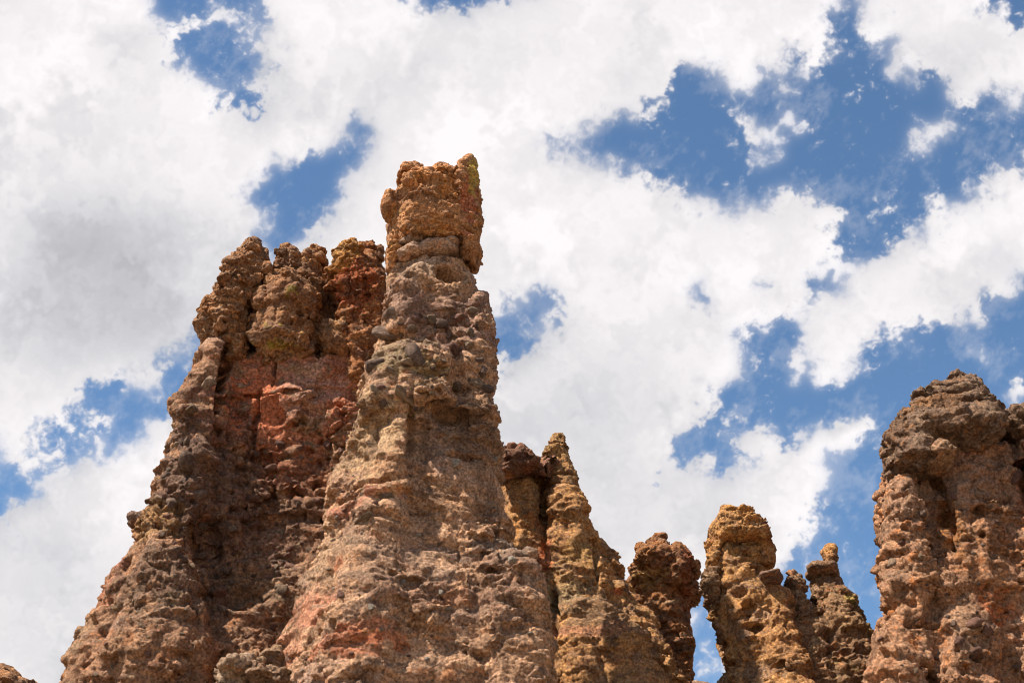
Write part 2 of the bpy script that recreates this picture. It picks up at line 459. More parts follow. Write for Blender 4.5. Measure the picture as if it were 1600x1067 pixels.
GAIN = .85
TT = {}
def tick(k, t):
    n = time.time(); TT[k] = TT.get(k, 0) + n - t; return n
def rock(shape, D, vox, p, name, mat, parent=None):
    """fuse a rough shape, weather it and store its mineral colours"""
    t0 = time.time()
    me = bpy.data.meshes.new(name)
    me.from_pydata([tuple(float(c) for c in v) for v in shape.v], [], shape.f); me.update()
    t1 = time.time(); me = remesh(me, p.get('v0', .16)); t1 = tick('rem1', t1)
    P = getco(me); N = smooth_vec(me, getno(me), 2); t1 = tick('sm1', t1)
    off = p.get('seed', 0) * 13.7
    A = p.get('amp', 1.0)
    # big forms: vertical flutes, bedding ledges, joint blocks
    Pf = P * np.array((1, 1, .28), np.float32)
    Pw = P + np.stack([fbm(P, 2.5, 2, off=off + 5), fbm(P, 2.5, 2, off=off + 9), fbm(P, 2.5, 2, off=off + 3)], 1) * .5
    dsp = p.get('lump', .22) * fbm(P, 2.2, 3, off=off) + p.get('flute', .2) * fbm(Pf, 1.5, 3, ridged=True, off=off + 2)
    led = fbm(Pw * np.array((.22, .22, 1), np.float32), 1.1, 3, off=off + 4)
    dsp += p.get('ledge', .15) * np.tanh(led * 3.0)
    f1, f2, idn, tl = worley(Pw * np.array((1, 1, p.get('bz', .8)), np.float32), p.get('block', 1.3), off, tilt=True)
    dsp += p.get('blockamp', .18) * ((_rnd[idn, 2] - .5) * 1.2 + tl * 1.5 - .6 * np.exp(-((f2 - f1) / .10) ** 2))
    dsp -= np.median(dsp)
    lam = p.get('bed', 1.5)
    zz = P[:, 2] / lam + 1.1 * fbm(P * np.array((.35, .35, .5), np.float32), 1.6, 3, off=off + 71) * 1.6
    fr = zz - np.floor(zz)
    dsp += p.get('step', .16) * ((1 - fr) - .9 * sst(.10, .0, fr)) * sst(-.15, .3, fbm(P, 2.6, 2, off=off + 73)) * 2
    P = P + N * (dsp * A)[:, None]
    setco(me, P)
    t1 = tick('d1', t1); me = remesh(me, vox); t1 = tick('rem2', t1)
    P = getco(me); N = smooth_vec(me, getno(me), 1); t1 = tick('sm2', t1)
    nv = len(P)
    # medium forms
    Pw = P + np.stack([fbm(P, 1.2, 2, off=off + 5), fbm(P, 1.2, 2, off=off + 9), fbm(P, 1.2, 2, off=off + 3)], 1) * .22
    Pw = Pw + np.stack([perlin(P * 3.3 + 3), perlin(P * 3.3 + 31), perlin(P * 3.3 + 57)], 1) * .085
    f1, f2, idn, tl = worley(Pw * np.array((1, 1, 1.5), np.float32), .58, off + 4, tilt=True)
    chunk = (_rnd[idn, 1] - .5) * 1.0 + tl * 1.7 - .35 * np.exp(-((f2 - f1) / .06) ** 2)
    mid = .6 * fbm(P * np.array((1, 1, 1.7), np.float32), .8, 4, gain=.62, off=off + 7) + .6 * fbm(Pw * np.array((1, 1, 1.6), np.float32), .7, 4, gain=.62, ridged=True, off=off + 17)
    strat = fbm(Pw * np.array((.3, .3, 1), np.float32), .34, 3, gain=.6, off=off + 8)
    g1, g2, gid, gt = worley(Pw * np.array((1, 1, 1.3), np.float32), .30, off + 6, tilt=True)
    gz = np.clip(fbm(P, 3.0, 2, off=off + 12) * 2.2 + p.get('cob', .2) - .25, 0, 1)
    for z in p.get('cobzone', ()): gz = np.clip(gz + z[4] * zone(P, z, D), 0, 1)
    big = _rnd[gid, 0] > .6
    cob = np.where(big, np.sqrt(np.clip(1 - (g1 / .55) ** 2, 0, 1)), 0)
    h1, h2, hid = worley(Pw * np.array((1, 1, 1.25), np.float32), .50, off + 8)
    pz = np.clip(fbm(P, 2.2, 2, off=off + 15) * 2.5 + p.get('pit', .2) - .15, 0, 1)
    for z in p.get('pitzone', ()): pz = np.clip(pz + z[4] * zone(P, z, D), 0, 1)
    pits = np.where(_rnd[hid, 3] > .64, sst(.46, .26, h1 * (1 + .5 * (_rnd[hid, 0] - .5))), 0)
    sm = np.ones(nv, np.float32)
    for z in p.get('smooth', ()): sm = np.clip(sm - z[4] * zone(P, z, D), .12, 1)
    d = (p.get('chunk', .07) * chunk + p.get('mid', .13) * .8 * mid + p.get('strat', .07) * 1.3 * np.tanh(strat * 3.2)
         + .11 * cob * gz - .50 * pits * pz) * sm
    d += (p.get('fine', .06) * 1.5 * fbm(Pw * np.array((1, 1, 1.8), np.float32), .24, 3, gain=.95, ridged=True, off=off + 21) + .035 * gt) * (.35 + .65 * sm)
    Pc = Pw + np.stack([perlin(P * 1.3 + 13), perlin(P * 1.3 + 37), perlin(P * 1.3 + 59)], 1) * .25
    k1 = np.abs(fbm(Pc * np.array((.8, .8, 1.9), np.float32), 1.5, 2, off=off + 91)); k2 = np.abs(perlin(Pc * np.array((3.1, 3.1, 1.3), np.float32) + off + 3)); k3 = np.abs(fbm(Pw * np.array((1, 1, 2.2), np.float32), .55, 2, off=off + 93))
    cm = sst(-.15, .3, fbm(P, 2.1, 2, off=off + 95))
    d -= p.get('crack', 1.0) * (.28 * np.exp(-k1 / .028) * cm + .09 * np.exp(-k2 / .05) * (1 - cm * .6) + .09 * np.exp(-k3 / .04)) * (.3 + .7 * sm)
    d -= np.median(d)
    cn = .22 * fbm(P, .9, 3, gain=.6, off=off + 61)
    for (x, y, rx, ry, dep) in p.get('carve', ()):
        d -= 1.5 * dep * sst(.38, .80, zone(P, (x, y, rx, ry), D) + cn)
    zz = P[:, 2] / .47 + 1.3 * fbm(P * np.array((.5, .5, .8), np.float32), .9, 3, off=off + 75)
    fr = zz - np.floor(zz)
    d += p.get('step', .16) * .7 * ((.5 - fr) - .5 * sst(.12, .0, fr)) * sst(-.1, .3, fbm(P, 1.7, 2, off=off + 77)) * sm
    rough_map = .38 + 1.1 * sst(-.3, .35, fbm(P, 2.4, 3, off=off + 79))
    d = np.where(d > -.3, d * rough_map, d) * p.get('relief', .88)
    P = P + N * (d * A)[:, None]
    setco(me, P)
    t1 = tick('d2', t1)
    # mineral colours
    base = p['cols']
    n1 = fbm(P, 3.2, 4, gain=.6, off=off + 31); n2 = fbm(P, 1.1, 4, gain=.62, off=off + 37); n3 = fbm(P * np.array((.5, .5, 1), np.float32), .5, 4, gain=.65, off=off + 41)
    c = np.tile(np.array(base[0], np.float32), (nv, 1))
    def lay(c, col, m): return c + (np.array(col, np.float32) - c) * np.clip(m, 0, 1)[:, None]
    c = lay(c, base[1], sst(-.1, .35, n1))
    c = lay(c, base[2], sst(.05, .45, n2) * .8)
    c = lay(c, base[3], sst(.12, .42, -n2 + .3 * n3) * .8)
    st = fbm(Pw * np.array((.12, .12, 1), np.float32), .9, 4, gain=.6, off=off + 44)
    c = lay(c, p.get('band', (.20, .15, .12)), sst(.12, .4, st) * .55)
    n4 = fbm(Pw * np.array((1, 1, 1.4), np.float32), .75, 4, gain=.7, off=off + 83); n5 = fbm(P, 1.9, 5, gain=.65, off=off + 87)
    c = lay(c, p.get('grey', (.34, .27, .225)), sst(.10, .40, n5) * .48)
    c = lay(c, p.get('rust', (.40, .20, .11)), sst(.10, .38, n4) * .6)
    c = lay(c, p.get('cream', (.52, .40, .28)), sst(.16, .42, -n4 * .8 + .4 * n3) * .6)
    c = lay(c, p.get('umber', (.16, .105, .075)), sst(.12, .36, -n5 * .7 + .6 * n3) * .7)
    for z in p.get('paint', ()):
        m = zone(P, z, D) * 1.6 + n2 * 1.5 + n3 * 1.3 + st * .9 - .40
        c = lay(c, z[4], sst(.2, .5, m) * z[5])
    k = _rnd[gid, 2][:, None]
    c = np.where((cob * gz > .35)[:, None], c * (.62 + .75 * k), c)
    c = c * (1 + .28 * (_rnd[idn, 3] - .5))[:, None]
    sk = fbm(Pw * np.array((1, 1, .16), np.float32), .9, 4, gain=.65, off=off + 97) + .5 * n5
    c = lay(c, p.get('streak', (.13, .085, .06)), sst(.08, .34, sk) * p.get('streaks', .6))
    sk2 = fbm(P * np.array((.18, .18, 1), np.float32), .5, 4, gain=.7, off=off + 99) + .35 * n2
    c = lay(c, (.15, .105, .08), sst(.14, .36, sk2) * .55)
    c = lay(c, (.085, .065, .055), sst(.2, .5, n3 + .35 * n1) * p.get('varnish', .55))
    lf = sst(.42, .60, fbm(P, .9, 4, gain=.65, off=off + 51)) * p.get('lichen', .25) * .7
    c = lay(c, (.33, .27, .10), lf)
    t1 = tick('col', t1)
    col = np.ones((nv, 4), np.float32); c = c * np.array((1.05, .965, .945), np.float32)
    lum = c.mean(1)[:, None]; c = (lum + (c - lum) * p.get('sat', 1.34)) * p.get('gain', 1.0) * GAIN
    col[:, :3] = np.clip(c, .01, .9)
    at_ = me.color_attributes.new('mineral', 'FLOAT_COLOR', 'POINT')
    at_.data.foreach_set('color', col.ravel())
    me.polygons.foreach_set('use_smooth', np.ones(len(me.polygons), bool))
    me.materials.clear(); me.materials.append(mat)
    me.name = name
    o = bpy.data.objects.new(name, me); C.objects.link(o)
    if parent:
        o.parent = parent; o.matrix_parent_inverse = Matrix.Translation(-parent.location)
    print(name, nv, 'verts', round(time.time() - t0, 1), 's')
    return o

# ------------------------------------------------------------------ materials
def rock_material(name, rough=.9, bump=1.0, fine=1.0):
    m = bpy.data.materials.new(name); m.use_nodes = True
    t = NT(m.node_tree); t.n.clear()
    geo = t.node('ShaderNodeTexCoord').outputs['Object']
    vc = t.node('ShaderNodeVertexColor', layer_name='mineral').outputs[0]
    a = t.noise(geo, 9.0, 6, .7); b = t.noise(geo, 34.0, 4, .7); c3 = t.noise(geo, 3.1, 5, .68, .4)
    g = t.math('ADD', t.math('MULTIPLY', a, .9), t.math('MULTIPLY', b, .55))
    g = t.ramp(g, .52, .98, .30, 1.85)
    gv = t.node('ShaderNodeCombineColor')
    for i in range(3): t.put(gv.inputs[i], g)
    col = t.mix(1.0, vc, gv.outputs[0], 'MULTIPLY')
    col = t.mix(t.ramp(c3, .52, .72, 0, .35 * fine), col, (.43, .29, .18, 1))
    col = t.mix(t.ramp(t.noise(geo, 14.0, 5, .75), .58, .70, 0, .55 * fine), col, (.52, .38, .26, 1))
    col = t.mix(t.ramp(t.noise(geo, 6.3, 7, .8), .54, .66, 0, .62 * fine), col, (.085, .058, .045, 1))  # dark specks: the shade of small pits put into the colour
    col = t.mix(t.ramp(t.noise(geo, 17.0, 5, .8), .57, .66, 0, .6 * fine), col, (.07, .05, .04, 1))  # finer specks, pit shade painted in the same way
    h = t.math('ADD', t.math('MULTIPLY', t.noise(geo, 5.0, 8, .72), .8), t.math('MULTIPLY', t.noise(geo, 22.0, 4, .7), .25))
    vor = t.node('ShaderNodeTexVoronoi', feature='F1'); t.put(vor.inputs['Vector'], geo); vor.inputs['Scale'].default_value = 9.0
    h = t.math('ADD', h, t.math('MULTIPLY', vor.outputs['Distance'], -.16))
    bp = t.node('ShaderNodeBump'); t.put(bp.inputs['Height'], h); bp.inputs['Distance'].default_value = .21 * bump; bp.inputs['Strength'].default_value = .9
    bs = t.node('ShaderNodeBsdfPrincipled')
    t.put(bs.inputs['Base Color'], col); bs.inputs['Roughness'].default_value = rough
    bs.inputs['Specular IOR Level'].default_value = .15
    t.put(bs.inputs['Normal'], bp.outputs[0])
    o = t.node('ShaderNodeOutputMaterial'); t.l.new(bs.outputs[0], o.inputs[0])
    return m

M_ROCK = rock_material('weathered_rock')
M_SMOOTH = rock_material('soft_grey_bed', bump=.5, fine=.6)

def stone_material(name, c1, c2):
    m = bpy.data.materials.new(name); m.use_nodes = True
    t = NT(m.node_tree); t.n.clear()
    tcn = t.node('ShaderNodeTexCoord'); oi = t.node('ShaderNodeObjectInfo')
    geo = tcn.outputs['Object']
    col = t.mix(oi.outputs['Random'], c1, c2)
    n = t.noise(geo, 2.4, 7, .7, .3)
    v = t.node('ShaderNodeCombineColor'); g = t.ramp(n, .3, .75, .5, 1.5)
    for i in range(3): t.put(v.inputs[i], g)
    col = t.mix(1.0, col, v.outputs[0], 'MULTIPLY')
    bp = t.node('ShaderNodeBump'); t.put(bp.inputs['Height'], t.noise(geo, 4.0, 8, .72)); bp.inputs['Distance'].default_value = .35; bp.inputs['Strength'].default_value = .9
    bs = t.node('ShaderNodeBsdfPrincipled'); t.put(bs.inputs['Base Color'], col); bs.inputs['Roughness'].default_value = .9
    bs.inputs['Specular IOR Level'].default_value = .15
    t.put(bs.inputs['Normal'], bp.outputs[0])
    o = t.node('ShaderNodeOutputMaterial'); t.l.new(bs.outputs[0], o.inputs[0])
    return m
M_STONES = {'dark': stone_material('dark_cobble', (.15, .095, .07, 1), (.27, .18, .13, 1)),
            'tan': stone_material('tan_cobble', (.22, .15, .10, 1), (.40, .27, .175, 1)),
            'red': stone_material('reddish_cobble', (.17, .09, .065, 1), (.32, .17, .12, 1)),
            'pale': stone_material('pale_cobble', (.32, .26, .20, 1), (.46, .38, .30, 1))}

def ico(sub):
    import bmesh
    bm = bmesh.new(); bmesh.ops.create_icosphere(bm, subdivisions=sub, radius=1.0)
    v = np.array([q.co[:] for q in bm.verts]); f = [tuple(x.index for x in q.verts) for q in bm.faces]
    bm.free(); return v, f
_iv, _if = ico(3)
def stone_mesh(seed, mat):
    v = _iv.copy()
    v = np.sign(v) * np.abs(v) ** .82
    r = 1 + .30 * perlin(v * .9 + seed * 5.1) + .12 * perlin(v * 2.6 + seed * 3.3) + .05 * perlin(v * 6 + seed)
    v = v * r[:, None]
    rg = random.Random(seed)
    for _ in range(8):              # flat broken faces
        nrm = np.array((rg.gauss(0, 1), rg.gauss(0, 1), rg.gauss(0, 1))); nrm /= np.linalg.norm(nrm)
        dd = v @ nrm; lim = rg.uniform(.5, .8)
        v = v - np.outer(np.clip(dd - lim, 0, None) * .85, nrm)
    me = bpy.data.meshes.new('stone'); me.from_pydata([tuple(q) for q in v], [], _if); me.update()
    me.polygons.foreach_set('use_smooth', np.ones(len(me.polygons), bool))
    me.materials.append(mat)
    return me
STONES = {k: [stone_mesh(i + 10 * j, m) for i in range(6)] for j, (k, m) in enumerate(M_STONES.items())}

def thing(name, label, cat, loc, group=None):
    o = bpy.data.objects.new(name, None); C.objects.link(o)
    o.location = loc; o.empty_display_size = .5
    o['label'] = label; o['category'] = cat
    if group: o['group'] = group
    return o

def bvh(o):
    me = o.data
    P = getco(me)
    n = len(me.polygons)
    lt = np.empty(n, np.int32); me.polygons.foreach_get('loop_start', lt)
    vi = np.empty(len(me.loops), np.int32); me.loops.foreach_get('vertex_index', vi)
    q = vi.reshape(-1, 4) if len(vi) == n * 4 else None
    if q is None: return BVHTree.FromPolygons([tuple(x) for x in P.tolist()], [tuple(p.vertices) for p in me.polygons])
    return BVHTree.FromPolygons([tuple(x) for x in P.tolist()], q.tolist())

def put_stone(parent, tree, px, py, r, kind='dark', sq=(1, 1, .7), sink=.3, seed=None, name='stone', label=None, mesh=None):
    """a stone set in the rock face where the photo shows it"""
    dv = Vector(ray(px, py)).normalized()
    h, nrm, idx, dist = tree.ray_cast(Vector(CAM), dv)
    if h is None: return None
    rg = random.Random(seed if seed is not None else int(px * 31 + py * 17))
    s = dist * TH / 800 * r                 # r in photo pixels
    o = bpy.data.objects.new(name, mesh or rg.choice(STONES[kind])); C.objects.link(o)
    n2 = (nrm + Vector((0, -.5, -.1))).normalized()
    o.location = h - n2 * s * sink * .6
    o.rotation_euler = (rg.uniform(-.35, .35), rg.uniform(-.35, .35), rg.uniform(0, 6.28))
    o.scale = (s * sq[0] * rg.uniform(.85, 1.2), s * sq[1] * rg.uniform(.8, 1.1), s * sq[2] * rg.uniform(.8, 1.2))
    if label: o['label'] = label
    if parent:
        o.parent = parent; o.matrix_parent_inverse = Matrix.Translation(-parent.location)
    return o

def scatter(parent, tree, n, box, rmin, rmax, kinds, seed, ok=lambda x, y: True, sink=.35):
    rg = random.Random(seed); k = 0; tries = 0; used = []
    while k < n and tries < n * 12:
        tries += 1
        x = rg.uniform(box[0], box[2]); y = rg.uniform(box[1], box[3])
        r = rmin + (rmax - rmin) * rg.random() ** 2.2
        if not ok(x, y) or any((x - a) ** 2 + (y - b) ** 2 < (r + c) ** 2 * .8 for a, b, c in used): continue
        if put_stone(parent, tree, x, y, r, rg.choice(kinds), (1, .9, rg.uniform(.55, .95)), sink, rg.randrange(10 ** 6)):
            used.append((x, y, r)); k += 1

# mineral colours
TAN = (.46, .325, .215); GREY = (.33, .245, .185); BROWN = (.22, .14, .095); RED = (.42, .15, .09); PINK = (.42, .23, .18)
ORANGE = (.40, .21, .10); OCHRE = (.37, .25, .12); PALE = (.46, .38, .28); DARK = (.10, .075, .06); MAUVE = (.27, .19, .16); YEL = (.38, .29, .12)
VOX = .060
exec_parts = True

# ================================================================== tallest pillar
DA = 50.0
A = thing('rock_pillar', 'tallest sandstone pillar, with a blocky square cap rock balanced on its narrow neck', 'rock pillar', tuple(at(655, 1130, DA)))
s = Shape()
s.column([(398, 612, 738), (415, 604, 742), (432, 598, 745), (448, 596, 748), (458, 594, 752), (500, 590, 760), (560, 584, 765), (600, 575, 768), (650, 562, 770), (700, 546, 774), (750, 528, 780), (800, 510, 788),
          (850, 494, 800), (900, 476, 816), (950, 462, 832), (1000, 450, 846), (1067, 438, 862), (1170, 425, 880)], DA, dr=.72, n=2.3, jit=.05, seed=1)
s.column([(452, 745, 766, .6), (470, 725, 771, 1.0), (500, 715, 774, 1.2), (540, 700, 774, 1.4), (570, 700, 777, 1.4), (640, 690, 780, 1.5), (760, 680, 784, 1.6), (900, 690, 815, 1.6), (1170, 720, 880, 1.8)], DA - .4, seed=2)
s.column([(422, 614, 660, .8), (450, 602, 666, 1.1), (500, 598, 662, 1.2), (530, 598, 655, 1.1)], DA - 1.1, seed=3)
s.column([(640, 608, 640, .4), (660, 600, 648, .7), (760, 560, 645, 1.2), (900, 520, 640, 1.6), (1170, 450, 640, 2)], DA - 2.2, seed=4)
s.column([(860, 765, 830, .6), (880, 745, 845, 1.1), (960, 730, 862, 1.6), (1067, 726, 868, 1.8), (1170, 720, 890, 2.0)], DA - 1.9, seed=5)
s.column([(540, 600, 700, .5), (575, 570, 715, 1.2), (640, 560, 700, 1.3), (665, 575, 690, .5)], DA - 1.9, seed=6)
shaft = rock(s, DA, VOX, dict(seed=1, relief=.70, sat=1.36, cols=((.48, .335, .235), (.36, .265, .205), (.45, .32, .225), (.34, .225, .155)), lump=.14, flute=.14, ledge=.14, blockamp=.12, mid=.12, strat=.09, step=.19, cob=-.1, pit=.0, varnish=.45, lichen=.35,
    cobzone=[(680, 560, 120, 90, .9), (620, 500, 60, 40, .6), (720, 700, 60, 40, .5), (800, 960, 60, 60, .5)],
    pitzone=[(710, 690, 60, 40, .6), (540, 830, 60, 60, .35), (760, 930, 80, 60, .5), (700, 470, 40, 20, .3)],
    smooth=[(640, 450, 40, 60, .6), (600, 760, 60, 90, .35), (520, 900, 60, 80, .4), (640, 880, 90, 60, .4)],
    carve=[(705, 455, 26, 16, .9), (715, 690, 60, 13, .55), (700, 640, 60, 6, .25), (725, 750, 45, 7, .25), (648, 720, 6, 75, .35), (580, 812, 55, 6, .35)],
    paint=[(492, 985, 44, 44, (.48, .26, .19), .75), (462, 1030, 30, 36, (.50, .29, .21), .65), (560, 830, 60, 14, (.52, .30, .22), .6), (640, 780, 60, 40, (.42, .27, .18), .5), (600, 1040, 50, 20, (.45, .2, .13), .6), (540, 925, 16, 16, RED, .6), (560, 1060, 60, 20, RED, .5), (690, 980, 70, 20, (.30, .16, .11), .6), (700, 815, 50, 40, (.30, .19, .12), .6), (575, 830, 60, 10, PINK, .5),
           (700, 540, 80, 60, MAUVE, .6), (640, 440, 40, 50, (.34, .28, .22), .6), (640, 620, 60, 30, (.27, .24, .15), .6), (590, 720, 50, 70, (.42, .33, .22), .6), (520, 900, 50, 60, (.40, .31, .22), .5), (740, 700, 60, 40, DARK, .5), (800, 890, 50, 30, (.2, .17, .14), .8), (790, 960, 60, 60, (.24, .17, .13), .6), (640, 960, 90, 50, (.25, .19, .15), .5), (640, 515, 60, 30, (.22, .15, .12), .6), (620, 590, 60, 30, (.26, .21, .15), .6), (760, 480, 30, 60, MAUVE, .6)]),
    'shaft', M_ROCK, A)
# neck beds
beds = [((692, 375, 43, 6.5, -.12), DA + .1), ((651, 391, 33, 8, -.36), DA - .3), ((694, 387, 43, 7, -.10), DA - .25), ((668, 404, 54, 9, -.22), DA - .45)]
for i, ((x, y, rx, ry, tl), D_) in enumerate(beds):
    b = Shape().blob(x, y, D_, rx, ry, depth=1.15, rough=.16, tilt=tl, n=3.2, seed=i)
    rock(b, DA, .05, dict(seed=20 + i, v0=.07, amp=.30, lump=.1, flute=0, ledge=.2, blockamp=.25, block=.9, mid=.22, strat=.15, fine=.05, cob=-1, pit=-1, varnish=.15, lichen=0, cols=((.36, .27, .21), (.30, .23, .18), (.38, .29, .22), (.28, .20, .15)), band=(.25, .19, .15)), 'neck_bed', M_SMOOTH, A)
s = Shape()
s.column([(268, 614, 746, 2.1), (278, 604, 750, 2.3), (300, 599, 752, 2.35), (318, 596, 753, 2.4), (345, 597, 756, 2.4), (368, 598, 755, 2.35), (382, 600, 752, 2.2), (392, 604, 747, 1.8)], DA - .15, n=7, rot=.34, jit=.02, seed=7)
s.blob(611, 324, DA - .9, 13, 17, depth=.9, seed=3)
s.column([(370, 598, 632, 1.0), (395, 600, 628, .8), (412, 602, 620, .6), (424, 604, 614, .3)], DA - .6, seed=8)
s.column([(365, 718, 755, 1.3), (395, 724, 750, 1.1), (414, 732, 745, .6)], DA - .4, seed=9)
capP = dict(seed=3, amp=.75, relief=.85, gain=1.22, crack=.7, fine=.045, step=.06, streaks=.25, v0=.12, cols=((.34, .20, .12), (.38, .24, .14), ORANGE, (.24, .15, .10)), lump=.05, flute=.03, ledge=.05, block=1.5, blockamp=.12, chunk=.10, mid=.10, strat=.05, cob=-.3, pit=.3, varnish=.45, lichen=.25, band=(.28, .19, .13),
    smooth=[(650, 380, 50, 18, .4)], carve=[(640, 342, 26, 12, .45), (700, 345, 14, 12, .35)],
    paint=[(690, 330, 34, 30, (.46, .24, .12), .6), (735, 350, 16, 40, (.40, .17, .12), .7), (655, 375, 40, 20, (.38, .22, .13), .6), (742, 290, 10, 40, YEL, .9)])
rock(s, DA, .045, capP, 'cap_rock', M_ROCK, A)
s = Shape()
s.column([(256, 640, 664, .8), (262, 622, 670, 1.4), (272, 614, 674, 1.9), (284, 612, 676, 1.95), (294, 620, 672, 1.7)], DA - .35, n=3.4, rot=.2, seed=10)
s.column([(258, 668, 712, 1.3), (264, 664, 722, 1.8), (280, 662, 728, 2.0), (294, 672, 716, 1.7)], DA - .25, n=3.2, rot=.2, seed=11)
s.column([(240, 728, 741, .4), (247, 720, 744, .8), (262, 710, 747, 1.4), (290, 704, 749, 1.8), (335, 708, 750, 1.8)], DA - .2, n=4, rot=.3, seed=12)
rock(s, DA, .045, dict(capP, seed=5, carve=[(668, 282, 5, 16, .3)]), 'cap_ledge', M_ROCK, A)
print('pillar', time.time() - T0)

# ================================================================== left tower
DC = 55.0
Ct = thing('rock_tower', 'broad left tower with a jagged brown crown above a shaded red recessed wall', 'rock tower', tuple(at(330, 1130, DC)))
s = Shape()
# recessed wall
s.column([(555, 360, 590, 2.9), (600, 350, 600, 3.1), (700, 330, 600, 3.1), (760, 325, 600, 2.8), (860, 320, 600, 2.8), (960, 300, 600, 3.4), (1170, 280, 640, 4.0)], DC + .9, n=5, jit=.04, seed=1)
# left buttress with the smooth neck
s.column([(518, 322, 352, .7), (530, 316, 358, .95), (560, 304, 362, 1.2), (600, 296, 364, 1.3), (640, 282, 362, 1.5), (690, 264, 358, 1.8), (730, 254, 352, 1.9), (790, 246, 345, 2.1), (840, 222, 340, 2.3), (900, 196, 330, 2.6), (960, 158, 330, 3.0),
          (1020, 124, 335, 3.4), (1067, 108, 340, 3.7), (1170, 70, 350, 4.2)], DC - 1.9, n=2.4, jit=.06, seed=2)
s.column([(828, 235, 262, .7), (860, 222, 285, 1.3), (920, 205, 310, 1.8), (1000, 170, 335, 2.2), (1170, 130, 360, 2.6)], DC - 4.2, seed=3)
s.column([(930, 330, 430, .8), (960, 300, 450, 1.6), (1020, 280, 460, 2.0), (1170, 270, 480, 2.5)], DC - 1.6, seed=4)
s.column([(640, 352, 376, .5), (700, 335, 378, .9), (790, 320, 385, 1.1), (860, 300, 380, 1.2), (900, 300, 360, .7)], DC - 1.6, seed=5)
CP = dict(seed=7, streaks=.4, cols=((.30, .195, .135), (.37, .25, .17), (.42, .28, .19), (.23, .14, .10)), lump=.25, flute=.2, ledge=.14, blockamp=.18, mid=.16, strat=.06, cob=.05, pit=.1, varnish=.6, lichen=.25,
    cobzone=[(420, 790, 180, 110, 1.0), (270, 760, 60, 90, .8), (260, 980, 120, 60, .3)],
    pitzone=[(430, 800, 160, 90, .8), (250, 930, 80, 70, .5), (500, 740, 60, 60, .6)],
    smooth=[(335, 570, 30, 50, .85), (470, 620, 110, 70, .55)],
    carve=[(366, 640, 7, 80, .9), (440, 600, 4, 50, .35), (412, 690, 5, 60, .3), (430, 655, 60, 4, .25), (395, 930, 90, 10, .3), (345, 890, 26, 50, .45), (400, 975, 40, 26, .4), (500, 800, 60, 8, .4), (420, 745, 60, 6, .35), (236, 950, 10, 12, .8), (215, 1010, 8, 8, .7)],
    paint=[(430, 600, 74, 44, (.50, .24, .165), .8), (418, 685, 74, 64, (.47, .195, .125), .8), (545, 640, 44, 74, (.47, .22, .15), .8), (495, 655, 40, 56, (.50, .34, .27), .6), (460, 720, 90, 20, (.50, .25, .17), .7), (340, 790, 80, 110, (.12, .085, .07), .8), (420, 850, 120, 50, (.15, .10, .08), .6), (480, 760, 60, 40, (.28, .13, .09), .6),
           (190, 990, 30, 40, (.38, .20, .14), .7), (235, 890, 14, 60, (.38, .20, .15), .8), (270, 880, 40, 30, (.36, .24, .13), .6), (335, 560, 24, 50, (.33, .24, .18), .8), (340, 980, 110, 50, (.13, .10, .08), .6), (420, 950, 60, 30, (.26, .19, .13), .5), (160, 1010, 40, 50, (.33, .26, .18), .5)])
s.column([(432, 498, 530, .8), (470, 494, 536, 1.0), (560, 490, 560, 1.2), (600, 480, 570, 1.2)], DC + 1.2, seed=6)
s.column([(470, 362, 420, .8), (560, 356, 420, 1.0), (600, 350, 420, 1.0)], DC + .9, seed=7)
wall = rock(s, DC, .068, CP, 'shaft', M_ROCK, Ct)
crown_cols = ((.33, .20, .12), (.27, .17, .11), ORANGE, (.20, .125, .085))
crP = dict(seed=9, v0=.11, amp=.85, cols=crown_cols, lump=.07, flute=.15, ledge=.08, block=.85, blockamp=.26, chunk=.13, mid=.12, strat=.06, cob=-.3, pit=.05, varnish=.5, lichen=.5)
# left crown lump
s = Shape()
s.column([(368, 388, 408, .35), (378, 378, 414, .7), (395, 362, 420, 1.1), (415, 354, 424, 1.4), (440, 343, 426, 1.6), (458, 338, 418, 1.7), (472, 338, 402, 1.6), (500, 342, 390, 1.4), (545, 354, 384, 1.1), (570, 362, 380, .6)], DC - 1.5, seed=1)
s.column([(398, 358, 372, .3), (420, 346, 376, .7), (450, 336, 378, .9), (490, 340, 376, .8)], DC - 2.2, seed=2)
rock(s, DC, .05, crP, 'crown_block', M_ROCK, Ct)
s = Shape()
s.column([(383, 436, 452, .5), (390, 430, 472, .9), (402, 428, 476, 1.1), (414, 426, 478, 1.2), (440, 424, 476, 1.3), (470, 430, 476, 1.0)], DC + .1, seed=3)
s.column([(380, 482, 496, .5), (388, 474, 500, .8), (405, 466, 503, .9), (420, 460, 502, 1.1), (440, 466, 506, 1.1), (470, 470, 508, 1.0)], DC + .0, seed=4)
rock(s, DC, .05, dict(crP, seed=11), 'crown_block', M_ROCK, Ct)
s = Shape()
s.column([(428, 416, 458, .9), (436, 404, 482, 1.5), (450, 400, 492, 2.0), (470, 401, 497, 2.2), (490, 401, 499, 2.2), (520, 398, 499, 2.1), (548, 394, 498, 2.0), (566, 396, 500, 1.6), (580, 410, 490, 1.0)], DC - 1.2, n=3.4, seed=5)
rock(s, DC, .05, dict(crP, seed=13, flute=.12, pit=.3, varnish=.55, mid=.15, carve=[(450, 455, 60, 4, .3)], paint=[(440, 448, 40, 16, (.42, .26, .14), .7), (472, 438, 12, 10, (.36, .32, .06), .9), (392, 472, 8, 8, (.30, .30, .06), .8), (450, 520, 50, 40, (.26, .16, .11), .5)]),
     'crown_overhang', M_ROCK, Ct)
s = Shape()
s.column([(466, 322, 340, .5), (474, 312, 350, .9), (490, 309, 368, 1.1), (510, 311, 366, 1.1), (526, 316, 350, .8), (536, 322, 340, .4)], DC - 2.1, seed=6)
